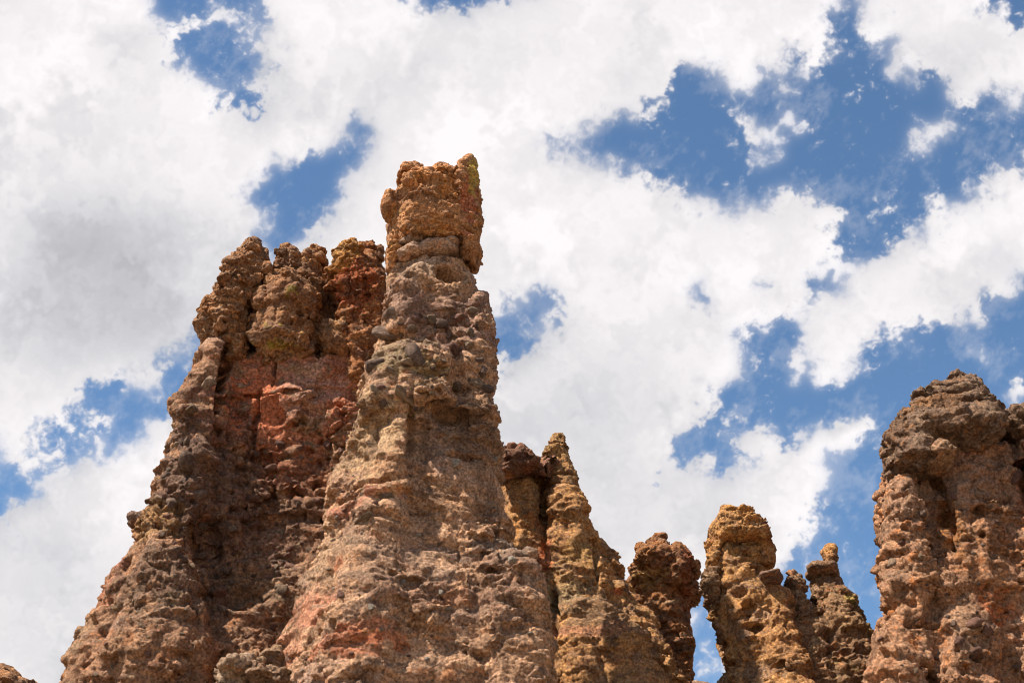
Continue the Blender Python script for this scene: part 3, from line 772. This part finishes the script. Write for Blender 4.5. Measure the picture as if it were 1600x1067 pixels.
s.column([(462, 350, 368, .4), (476, 344, 376, .8), (510, 348, 378, .9), (560, 356, 376, .7)], DC - 2.0, seed=7)
rock(s, DC, .05, dict(crP, seed=15, varnish=.45, lichen=.2), 'knob', M_ROCK, Ct)
s = Shape()
s.column([(374, 534, 554, .5), (382, 528, 562, .8), (395, 524, 566, 1.0), (420, 518, 568, 1.2), (450, 522, 572, 1.2), (500, 532, 580, 1.2), (540, 540, 585, 1.3), (600, 552, 592, 1.2), (640, 560, 590, .7)], DC - 1.2, seed=8)
s.column([(374, 562, 588, .6), (384, 562, 590, .9), (400, 560, 594, 1.0), (440, 560, 602, 1.1), (520, 562, 606, 1.1), (600, 560, 600, 1.0)], DC - .9, seed=9)
rock(s, DC, .05, dict(crP, seed=17, cols=((.36, .19, .11), (.40, .24, .13), ORANGE, (.26, .12, .08)), paint=[(560, 480, 40, 50, (.34, .13, .08), .8), (540, 425, 30, 40, (.44, .28, .12), .6)]), 'crown_fin', M_ROCK, Ct)
s = Shape().blob(526, 536, DC - 1.4, 26, 24, depth=1.0, seed=6, rough=.2, n=3)
s.column([(535, 500, 552, .8), (560, 498, 556, 1.0), (585, 500, 560, 1.0)], DC - .6, seed=3)
rock(s, DC, .05, dict(crP, seed=19, lump=.1, flute=.05, blockamp=.1, paint=[(525, 520, 30, 16, (.42, .29, .17), .8)]), 'wedged_boulder', M_ROCK, Ct)
print('tower', time.time() - T0)

# ================================================================== ridge right of the pillar
DB = 60.5
B = thing('rock_pinnacle', 'ochre pinnacle with a knobbly pointed tip, joined to the right side of the tallest pillar', 'rock pinnacle', tuple(at(900, 1130, DB)))
s = Shape()
s.column([(762, 856, 902, 1.0), (790, 852, 912, 1.4), (830, 848, 924, 1.6), (880, 840, 938, 1.8), (940, 830, 960, 2.2), (1000, 820, 985, 2.6), (1067, 800, 1020, 3.0), (1170, 790, 1060, 3.5)], DB - .8, n=2.8, jit=.04, seed=1)
s.column([(715, 800, 832, .6), (735, 794, 840, .8), (780, 790, 846, 1.0), (860, 788, 850, 1.4), (1000, 790, 860, 1.8), (1170, 790, 880, 2.2)], DB - .4, seed=2)
s.column([(740, 770, 800, .7), (800, 770, 812, 1.0), (1000, 780, 860, 1.8)], DB + .2, seed=3)
s.column([(836, 935, 944, .4), (850, 928, 951, .7), (872, 926, 957, .9), (895, 924, 966, 1.2), (930, 925, 986, 1.6), (980, 930, 1015, 2.0), (1067, 930, 1062, 2.6), (1170, 930, 1110, 3.0)], DB - .2, seed=4)
s.column([(925, 860, 900, .6), (960, 850, 960, 1.4), (1010, 850, 1020, 2.2), (1170, 850, 1080, 2.8)], DB - 2.4, seed=5)
s.column([(722, 836, 866, .6), (760, 836, 864, .9), (900, 836, 870, 1.2)], DB + .1, seed=8)
BP = dict(seed=21, cols=((.42, .265, .15), (.47, .30, .165), (.48, .27, .135), (.27, .16, .10)), lump=.2, flute=.22, ledge=.08, blockamp=.14, mid=.15, strat=.05, cob=.1, pit=.0, varnish=.5, lichen=.06,
    cobzone=[(830, 880, 30, 60, 1), (810, 810, 20, 40, .9), (910, 960, 70, 50, .6)], smooth=[(885, 830, 26, 80, .25)], step=.16,
    carve=[(848, 800, 6, 90, .7), (928, 900, 5, 50, .4), (862, 1000, 8, 60, .6), (900, 790, 4, 4, .5)],
    paint=[(848, 890, 14, 34, (.45, .20, .12), .9), (960, 950, 10, 8, (.42, .16, .10), .8), (930, 1000, 80, 50, (.22, .16, .11), .7), (880, 960, 40, 24, (.40, .32, .20), .6), (900, 900, 30, 30, (.34, .24, .12), .5), (920, 1040, 60, 12, (.40, .22, .15), .6)])
rock(s, DB, .070, BP, 'shaft', M_ROCK, B)
s = Shape()
s.column([(676, 862, 874, .35), (683, 857, 881, .5), (692, 858, 880, .45), (700, 853, 885, .6), (712, 852, 888, .6), (722, 850, 893, .75), (738, 856, 902, .85), (752, 858, 906, .9), (768, 864, 900, .8), (785, 870, 896, .6)], DB - 1.0, seed=6)
rock(s, DB, .05, dict(BP, seed=23, amp=.7, v0=.1, flute=.05, ledge=.12, lump=.1, cob=.3, cols=((.32, .21, .12), (.36, .24, .13), (.38, .27, .15), (.24, .15, .10)), carve=[(870, 714, 30, 3, .4), (880, 765, 30, 3, .3)]), 'tip', M_ROCK, B)
s = Shape()
s.column([(700, 786, 812, .8), (706, 780, 832, 1.3), (716, 778, 846, 1.5), (728, 778, 850, 1.3), (738, 780, 800, .9)], DB - 1.2, n=3, seed=7)
s.column([(714, 826, 856, .7), (726, 832, 862, .9), (738, 838, 862, .7)], DB - 1.2, seed=8)
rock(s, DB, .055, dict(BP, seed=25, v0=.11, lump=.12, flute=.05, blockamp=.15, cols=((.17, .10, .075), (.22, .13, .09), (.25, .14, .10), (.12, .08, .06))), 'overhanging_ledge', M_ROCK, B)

# ================================================================== short square-headed spire
DD = 63.5
Dd = thing('rock_spire', 'short orange brown spire with a square leaning head, alone between two gaps of sky', 'rock spire', tuple(at(1035, 1130, DD)))
s = Shape()
s.column([(905, 986, 1070, 1.5), (930, 983, 1076, 1.6), (960, 984, 1076, 1.7), (985, 986, 1080, 1.8), (1010, 984, 1085, 1.9), (1060, 984, 1081, 2.0), (1180, 970, 1085, 2.3)], DD, n=3, seed=1)
DP = dict(seed=27, block=.9, cols=((.29, .16, .09), (.26, .14, .085), (.37, .21, .11), (.19, .105, .07)), lump=.2, flute=.15, ledge=.08, blockamp=.15, mid=.15, cob=.0, pit=.1, varnish=.5, lichen=.15,
    paint=[(1010, 925, 30, 16, (.44, .30, .16), .8), (1070, 920, 16, 60, (.27, .11, .07), .7)])
rock(s, DD, .065, DP, 'shaft', M_ROCK, Dd)
s = Shape()
s.column([(842, 1012, 1032, .8), (850, 1002, 1046, 1.2), (862, 994, 1072, 1.6), (876, 991, 1082, 1.9), (895, 990, 1086, 2.0), (908, 992, 1087, 1.9), (918, 1020, 1086, 1.6), (932, 1040, 1083, 1.2)], DD - .5, n=3.4, seed=2)
rock(s, DD, .06, dict(DP, seed=29, v0=.12, blockamp=.24, lump=.06, chunk=.12, cob=-.3), 'head', M_ROCK, Dd)

# ================================================================== hoodoo trio
DE = 57.0
GRP_COLS = dict(relief=.8, cols=((.45, .28, .15), (.38, .235, .135), (.52, .31, .155), (.26, .165, .105)), lump=.18, flute=.15, ledge=.10, blockamp=.14, chunk=.08, mid=.16, strat=.07, cob=.35, pit=.35, varnish=.5, lichen=.35)
E = thing('rock_hoodoo', 'ochre hoodoo with a bulbous dome head and a dark lump on its left side', 'hoodoo', tuple(at(1180, 1130, DE)))
s = Shape()
s.column([(840, 1122, 1192, 1.3), (880, 1118, 1194, 1.4), (900, 1116, 1196, 1.5), (940, 1120, 1212, 1.8), (980, 1126, 1222, 2.1), (1010, 1130, 1232, 2.3), (1067, 1130, 1250, 2.5), (1180, 1126, 1260, 2.8)], DE, n=2.8, seed=1)
s.column([(908, 1190, 1212, .5), (925, 1188, 1222, 1.0), (960, 1190, 1240, 1.5), (1067, 1190, 1270, 2.0), (1180, 1190, 1280, 2.3)], DE - .6, seed=2)
rock(s, DE, .06, dict(GRP_COLS, seed=31, carve=[(1145, 950, 16, 12, .6), (1160, 975, 14, 12, .6), (1165, 1005, 20, 8, .4)], paint=[(1155, 870, 30, 30, (.42, .29, .15), .6), (1200, 1030, 40, 40, (.36, .22, .13), .6)]), 'shaft', M_ROCK, E)
s = Shape()
s.column([(789, 1138, 1174, .9), (796, 1124, 1184, 1.4), (808, 1116, 1192, 1.8), (825, 1113, 1198, 2.0), (845, 1113, 1204, 2.0), (856, 1118, 1205, 1.7)], DE - .3, n=2.8, seed=3)
s.column([(845, 1178, 1206, 1.3), (870, 1186, 1207, 1.2), (888, 1190, 1206, .8), (895, 1196, 1203, .4)], DE - .2, seed=4)
s.column([(840, 1112, 1136, 1.2), (865, 1110, 1130, 1.1), (885, 1106, 1122, .9)], DE - .2, seed=5)
rock(s, DE, .055, dict(GRP_COLS, seed=33, v0=.12, cob=-.2, lump=.06, block=.9, blockamp=.10, chunk=.09, step=.10, carve=[(1150, 822, 30, 6, .35)], paint=[(1160, 815, 30, 12, (.44, .27, .13), .7), (1195, 850, 10, 40, (.25, .13, .08), .6), (1150, 792, 40, 6, (.24, .18, .13), .6)]), 'dome_head', M_ROCK, E)
s = Shape()
s.column([(884, 1104, 1124, .6), (900, 1099, 1126, .9), (920, 1101, 1126, 1.0), (940, 1106, 1126, .9), (958, 1114, 1128, .7), (975, 1118, 1134, .6), (1000, 1126, 1138, .5)], DE - .5, seed=6)
rock(s, DE, .055, dict(GRP_COLS, seed=35, v0=.12, cols=((.22, .15, .10), (.26, .17, .10), (.33, .22, .13), (.15, .10, .07))), 'side_lump', M_ROCK, E)
s = Shape().blob(1203, 903, DE - 1.6, 20, 8, depth=.75, rough=.12, n=2.8, seed=8)
rock(s, DE, .05, dict(GRP_COLS, seed=37, v0=.08, amp=.4, cols=((.15, .10, .08), (.18, .12, .09), (.2, .13, .1), (.1, .07, .055))), 'balanced_slab', M_ROCK, E)

DFf = 57.6
Fs = thing('rock_spike', 'small thin pointed spike between the dome-headed hoodoo and the two-stepped finger spire', 'rock spike', tuple(at(1250, 1130, DFf)))
s = Shape()
s.column([(887, 1233, 1249, .4), (896, 1231, 1254, .5), (912, 1231, 1255, .55), (930, 1230, 1262, .7), (960, 1226, 1276, 1.1), (1000, 1212, 1300, 1.8), (1067, 1205, 1310, 2.2), (1180, 1200, 1320, 2.6)], DFf, seed=7)
rock(s, DFf, .06, dict(GRP_COLS, seed=39, lump=.12, flute=.1, blockamp=.1, ledge=.13, cols=((.29, .2, .13), (.25, .17, .11), (.36, .25, .15), (.2, .13, .09))), 'shaft', M_ROCK, Fs)
DG_ = 58.0
G = thing('rock_finger', 'slender finger spire with a stubby round tip rising from a flat jutting shelf', 'rock spire', tuple(at(1320, 1130, DG_)))
s = Shape()
s.column([(888, 1274, 1312, .9), (910, 1274, 1316, 1.0), (925, 1275, 1320, 1.1), (940, 1272, 1338, 1.4), (960, 1266, 1350, 1.7), (985, 1262, 1360, 1.9), (1030, 1256, 1363, 2.1), (1067, 1250, 1363, 2.3), (1180, 1240, 1370, 2.8)], DG_, n=2.7, seed=9)
rock(s, DG_, .062, dict(GRP_COLS, seed=41, flute=.12, cols=((.28, .19, .12), (.25, .17, .11), (.35, .24, .14), (.19, .125, .085)), paint=[(1318, 955, 10, 10, (.36, .29, .12), .7), (1320, 1000, 30, 30, (.33, .23, .14), .5)]), 'shaft', M_ROCK, G)
s = Shape()
s.column([(876, 1266, 1312, .9), (882, 1264, 1313, 1.1), (889, 1268, 1313, 1.0), (900, 1272, 1314, .8)], DG_ - .2, n=3.4, seed=10)
rock(s, DG_, .05, dict(GRP_COLS, seed=43, v0=.09, amp=.5, cols=((.18, .12, .08), (.22, .15, .1), (.27, .18, .12), (.13, .09, .07))), 'shelf', M_ROCK, G)
s = Shape()
s.column([(847, 1292, 1308, .4), (853, 1288, 1311, .6), (862, 1288, 1311, .6), (869, 1290, 1310, .6), (882, 1287, 1314, .7)], DG_ - .2, seed=11)
rock(s, DG_, .05, dict(GRP_COLS, seed=45, v0=.08, amp=.5), 'tip', M_ROCK, G)
print('spires', time.time() - T0)

# ================================================================== far right pillar
DH = 51.0
Hh = thing('rock_pillar', 'massive pillar at the right edge with a dark overhanging cap and a boulder wedged under it', 'rock pillar', tuple(at(1500, 1130, DH)))
s = Shape()
s.column([(700, 1402, 1600, 3.0), (730, 1394, 1640, 3.2), (755, 1386, 1660, 3.3), (780, 1380, 1680, 3.3), (830, 1378, 1690, 3.4), (880, 1379, 1700, 3.4), (930, 1384, 1710, 3.4), (960, 1386, 1720, 3.5), (1067, 1378, 1740, 3.6), (1180, 1370, 1760, 3.8)], DH + .6, n=2.8, jit=.04, seed=1)
s.column([(740, 1402, 1440, .9), (780, 1386, 1450, 1.3), (900, 1384, 1450, 1.5), (960, 1390, 1450, 1.4), (1060, 1390, 1460, 1.4)], DH - 1.8, seed=2)
s.column([(725, 1462, 1545, .8), (780, 1450, 1568, 1.3), (900, 1445, 1572, 1.6), (1000, 1440, 1570, 1.9), (1180, 1430, 1570, 2.1)], DH - 1.7, seed=3)
s.column([(962, 1384, 1412, .8), (975, 1372, 1426, 1.3), (1010, 1368, 1434, 1.5), (1060, 1362, 1440, 1.6), (1180, 1355, 1450, 1.8)], DH - 2.2, n=3, seed=4)
s.column([(690, 1570, 1640, 1.5), (740, 1578, 1680, 2.0), (900, 1584, 1700, 2.2), (1180, 1570, 1720, 2.6)], DH - 1.6, seed=5)
HP = dict(seed=47, sat=1.5, relief=.82, rust=(.46, .21, .11), gain=1.0, cols=((.37, .25, .18), (.31, .22, .165), (.44, .28, .19), (.25, .16, .115)), lump=.2, flute=.3, ledge=.12, blockamp=.18, mid=.13, strat=.06, cob=-.05, pit=.25, varnish=.55, lichen=.1,
    pitzone=[(1500, 840, 60, 50, .5), (1410, 850, 30, 60, .4)], smooth=[(1500, 735, 60, 16, .5)],
    carve=[(1447, 830, 8, 90, .6), (1575, 850, 8, 170, .8), (1520, 830, 36, 6, .4), (1500, 850, 16, 5, .4), (1410, 1020, 30, 10, .4)],
    paint=[(1490, 740, 60, 22, (.42, .27, .20), .8), (1440, 750, 40, 14, (.42, .22, .15), .7), (1585, 740, 12, 26, (.42, .15, .09), .9), (1455, 870, 14, 60, (.40, .22, .12), .7), (1520, 990, 30, 30, (.40, .17, .11), .8), (1580, 860, 20, 120, (.26, .12, .085), .7),
           (1500, 800, 60, 40, (.27, .20, .16), .5), (1520, 940, 60, 60, (.33, .2, .13), .5), (1470, 1020, 30, 40, (.36, .27, .2), .5), (1585, 1040, 30, 30, (.40, .25, .18), .7)])
hsh = rock(s, DH, .064, HP, 'shaft', M_ROCK, Hh)
s = Shape()
s.column([(584, 1504, 1528, .5), (592, 1494, 1534, .7), (604, 1474, 1540, .9), (618, 1440, 1546, 1.2), (634, 1408, 1552, 1.7), (650, 1402, 1558, 2.3), (672, 1396, 1562, 3.0), (700, 1400, 1560, 2.8)], DH - 1.0, n=3.0, jit=.05, seed=6, front=1.0, fade=110)
s.column([(640, 1398, 1440, 1.2), (700, 1396, 1466, 1.4), (722, 1402, 1450, 1.3), (732, 1408, 1436, .8)], DH - 2.3, n=3, seed=7)
s.column([(648, 1560, 1600, 1.2), (662, 1548, 1640, 2.2), (700, 1556, 1670, 2.6), (740, 1568, 1680, 2.4)], DH - .4, n=2.8, seed=8)
rock(s, DH, .060, dict(HP, seed=49, gain=.88, sat=1.4, rust=(.36, .19, .10), crack=1.3, lump=.25, flute=.05, ledge=.22, strat=.1, blockamp=.2, cols=((.20, .15, .115), (.24, .175, .13), (.30, .19, .12), (.15, .11, .085)), cob=.3, lichen=.15,
     carve=[(1450, 660, 50, 5, .4), (1480, 640, 60, 5, .3)], paint=[(1440, 680, 40, 16, (.36, .22, .13), .6), (1520, 610, 20, 14, (.2, .16, .13), .6)], smooth=[], pitzone=[]), 'cap_rock', M_ROCK, Hh)
s = Shape().blob(1468, 712, DH - 3.1, 23, 15, depth=.9, rough=.2, tilt=-.25, n=3, seed=4)
rock(s, DH, .05, dict(HP, seed=51, v0=.09, amp=.5, paint=[], carve=[], smooth=[], cols=((.26, .19, .14), (.3, .22, .16), (.33, .23, .16), (.2, .14, .1))), 'wedged_boulder', M_ROCK, Hh)
print('right', time.time() - T0)

# ================================================================== stones set in the faces
tA = bvh(shaft); tC = bvh(wall); tH = bvh(hsh)
def inA(x, y):
    return np.interp(y, (430, 600, 800, 1000), (605, 590, 525, 465)) < x < np.interp(y, (430, 600, 800, 1000), (740, 765, 785, 840))
scatter(A, tA, 60, (585, 480, 775, 640), 4, 15, ['dark', 'tan', 'red', 'tan'], 3, inA)
scatter(A, tA, 60, (450, 640, 850, 1067), 3, 7, ['tan', 'tan', 'pale', 'red'], 4, inA)
for (x, y, r, k, q) in [(649, 497, 10, 'red', (.8, .8, 1)), (648, 555, 20, 'dark', (.9, .8, 1.1)), (706, 548, 15, 'red', (1.2, .9, .7)), (602, 520, 18, 'dark', (1.2, .8, .6)), (583, 568, 13, 'dark', (1.1, .8, .7)), (640, 564, 12, 'tan', (1.3, .8, .6)),
                        (586, 609, 12, 'pale', (1, .8, .8)), (630, 618, 16, 'tan', (1.5, .8, .55)), (712, 722, 10, 'pale', (1.2, .8, .7)), (745, 600, 14, 'tan', (1, .8, .8)), (690, 512, 16, 'dark', (1.5, .8, .6)), (735, 520, 14, 'tan', (1, .8, .9)),
                        (604, 775, 9, 'tan', (1.2, .8, .7)), (585, 785, 7, 'red', (1, 1, 1)), (565, 812, 14, 'tan', (1.5, .8, .5)), (800, 875, 9, 'pale', (1, .8, .8)), (690, 925, 6, 'pale', (1, 1, 1)), (578, 948, 6, 'pale', (1, 1, 1)), (532, 928, 9, 'red', (1, .8, 1))]:
    put_stone(A, tA, x, y, r, k, q, .3)
def inC(x, y):
    return np.interp(y, (600, 700, 800, 900, 1067), (300, 268, 250, 215, 120)) < x < np.interp(y, (600, 700, 800, 900, 1067), (560, 545, 510, 470, 440))
scatter(Ct, tC, 130, (240, 690, 560, 930), 3.5, 12, ['dark', 'red', 'dark', 'tan', 'red'], 8, inC)
scatter(Ct, tC, 60, (110, 850, 440, 1067), 3, 8, ['tan', 'dark', 'tan', 'red'], 9, inC)
for (x, y, r, k) in [(258, 744, 9, 'dark'), (247, 778, 8, 'tan'), (268, 782, 12, 'dark'), (285, 690, 9, 'dark'), (292, 720, 16, 'dark'), (310, 770, 14, 'dark'), (515, 768, 9, 'pale'), (325, 600, 14, 'tan'), (300, 640, 12, 'tan')]:
    put_stone(Ct, tC, x, y, r, k, (1, .9, .8), .3)
scatter(Hh, tH, 50, (1372, 760, 1600, 1067), 3, 8, ['tan', 'dark', 'red', 'tan'], 12)
for (x, y, r, k, q) in [(1587, 742, 12, 'red', (.8, .8, 1.6)), (1520, 975, 12, 'red', (1.3, .8, .7)), (1545, 985, 8, 'red', (1, 1, 1)), (1522, 1020, 12, 'red', (1.4, .8, .6)), (1500, 1000, 9, 'red', (1, .8, 1.2)), (1395, 880, 10, 'tan', (1, .8, 1))]:
    put_stone(Hh, tH, x, y, r, k, q, .3)
# the round stone that sticks out of the tower's outline
s = Shape().blob(211, 814, DC - 2.0, 11, 11, depth=.45, rough=.1, n=2.2, seed=5)
s.blob(226, 812, DC - 2.0, 16, 9, depth=.5, rough=.15, seed=6)
rock(s, DC, .045, dict(crP, seed=53, v0=.06, amp=.25, cols=((.17, .125, .10), (.2, .15, .12), (.24, .17, .13), (.13, .09, .07))), 'protruding_stone', M_ROCK, Ct)

# ================================================================== loose boulders at the foot and outcrops beyond
bo = [((372, 1052, 28, 18), DC - 6.2, 'rounded pale grey boulder at the foot of the recessed wall, left of the other two', 0),
      ((432, 1030, 22, 16), DC - 5.6, 'smaller brown boulder tucked into the gully beside the tallest pillar', 1),
      ((428, 1062, 34, 18), DC - 6.4, 'wide tan boulder lowest in the gully against the tallest pillar', 2)]
for (q, D_, lab, k) in bo:
    s = Shape().blob(q[0], q[1], D_, q[2], q[3], depth=1.1, rough=.16, tilt=.2 * (k - 1), n=2.6, seed=k + 1)
    s.column([(q[1] + 4, q[0] - q[2] * .8, q[0] + q[2] * .8, 1.0), (q[1] + 60, q[0] - q[2], q[0] + q[2], 1.4), (1170, q[0] - q[2] * 1.1, q[0] + q[2] * 1.1, 1.8)], D_ + .3, seed=k)
    o = rock(s, DC, .055, dict(crP, seed=55 + k, v0=.1, amp=.6, flute=.05, cob=-.5, pit=-.2, varnish=.3, lichen=.1, cols=[((.36, .29, .22), (.32, .26, .2), (.4, .3, .22), (.25, .19, .14)), ((.27, .2, .14), (.3, .22, .15), (.33, .24, .16), (.2, .14, .1)), ((.33, .25, .17), (.3, .22, .16), (.36, .27, .18), (.22, .16, .11))][k]), 'boulder', M_ROCK)
    o['label'] = lab; o['category'] = 'boulder'; o['group'] = 'loose boulders in the gully'
outs = [([(1041, -20, 8, 1.0), (1050, -40, 24, 1.6), (1060, -70, 48, 2.2), (1067, -90, 62, 2.6), (1180, -160, 120, 4)], 64.0, 'low dark brown outcrop peeking in at the bottom left corner'),
        ([(1062, 94, 102, .5), (1069, 86, 112, 1.0), (1180, 60, 150, 2)], 66.0, 'tiny rock tip just left of the broad tower at its foot'),
        ([(1062, 1082, 1094, .8), (1066, 1060, 1120, 1.5), (1180, 1000, 1160, 3)], 70.0, 'low rock rim between the square-headed spire and the dome-headed hoodoo')]
for i, (rows, D_, lab) in enumerate(outs):
    s = Shape().column(rows, D_, seed=i)
    o = rock(s, D_, .11, dict(crP, seed=60 + i, amp=.5 if i else .8), 'rock_outcrop', M_ROCK)
    o['label'] = lab; o['category'] = 'outcrop'; o['group'] = 'low outcrops along the bottom edge'

# ================================================================== the ground: a slope up to the foot of the cliffs, then open land
def ground_h(x, y):
    g = 0.335 * np.clip(y, 0, 46) * sst(0, 10, y)
    g = g + .30 * np.clip(y - 46, 0, 20) - 21 * sst(90, 400, y)
    return g
nx, ny = 160, 200
gx = np.sinh(np.linspace(-1, 1, nx) * 6.0) / math.sinh(6.0) * 6000
gy = np.sinh(np.linspace(-.9, 1, ny) * 6.0) / math.sinh(6.0) * 6000 + 25
GX, GY = np.meshgrid(gx, gy)
GP = np.stack([GX.ravel(), GY.ravel(), np.zeros(nx * ny)], 1).astype(np.float32)
GZ = ground_h(GX, GY).ravel() + .35 * fbm(GP, 6, 4) * sst(3, 10, np.hypot(GP[:, 0], GP[:, 1]))
GP[:, 2] = GZ
gm = bpy.data.meshes.new('ground')
idx = np.arange(nx * ny).reshape(ny, nx)
qf = np.stack([idx[:-1, :-1], idx[:-1, 1:], idx[1:, 1:], idx[1:, :-1]], -1).reshape(-1, 4)
gm.from_pydata(GP.tolist(), [], qf.tolist()); gm.update()
gm.polygons.foreach_set('use_smooth', np.ones(len(gm.polygons), bool))
m = bpy.data.materials.new('dry_grassy_slope'); m.use_nodes = True
t = NT(m.node_tree); bs = t.n['Principled BSDF']
g = t.node('ShaderNodeTexCoord').outputs['Object']
colr = t.mix(t.ramp(t.noise(g, .8, 6, .65), .35, .65), (.19, .135, .085, 1), (.25, .18, .115, 1))
colr = t.mix(t.ramp(t.noise(g, 3.5, 6, .7), .5, .65), colr, (.12, .10, .06, 1))
t.put(bs.inputs['Base Color'], colr); bs.inputs['Roughness'].default_value = 1.0
gm.materials.append(m)
go = bpy.data.objects.new('ground', gm); C.objects.link(go); go['kind'] = 'structure'

tri = sum(len(o.data.polygons) * 2 for o in sc.objects if o.type == 'MESH' and not o.name.startswith('stone'))
print(TT); print('total tris', tri, 'script', round(time.time() - T0, 1))
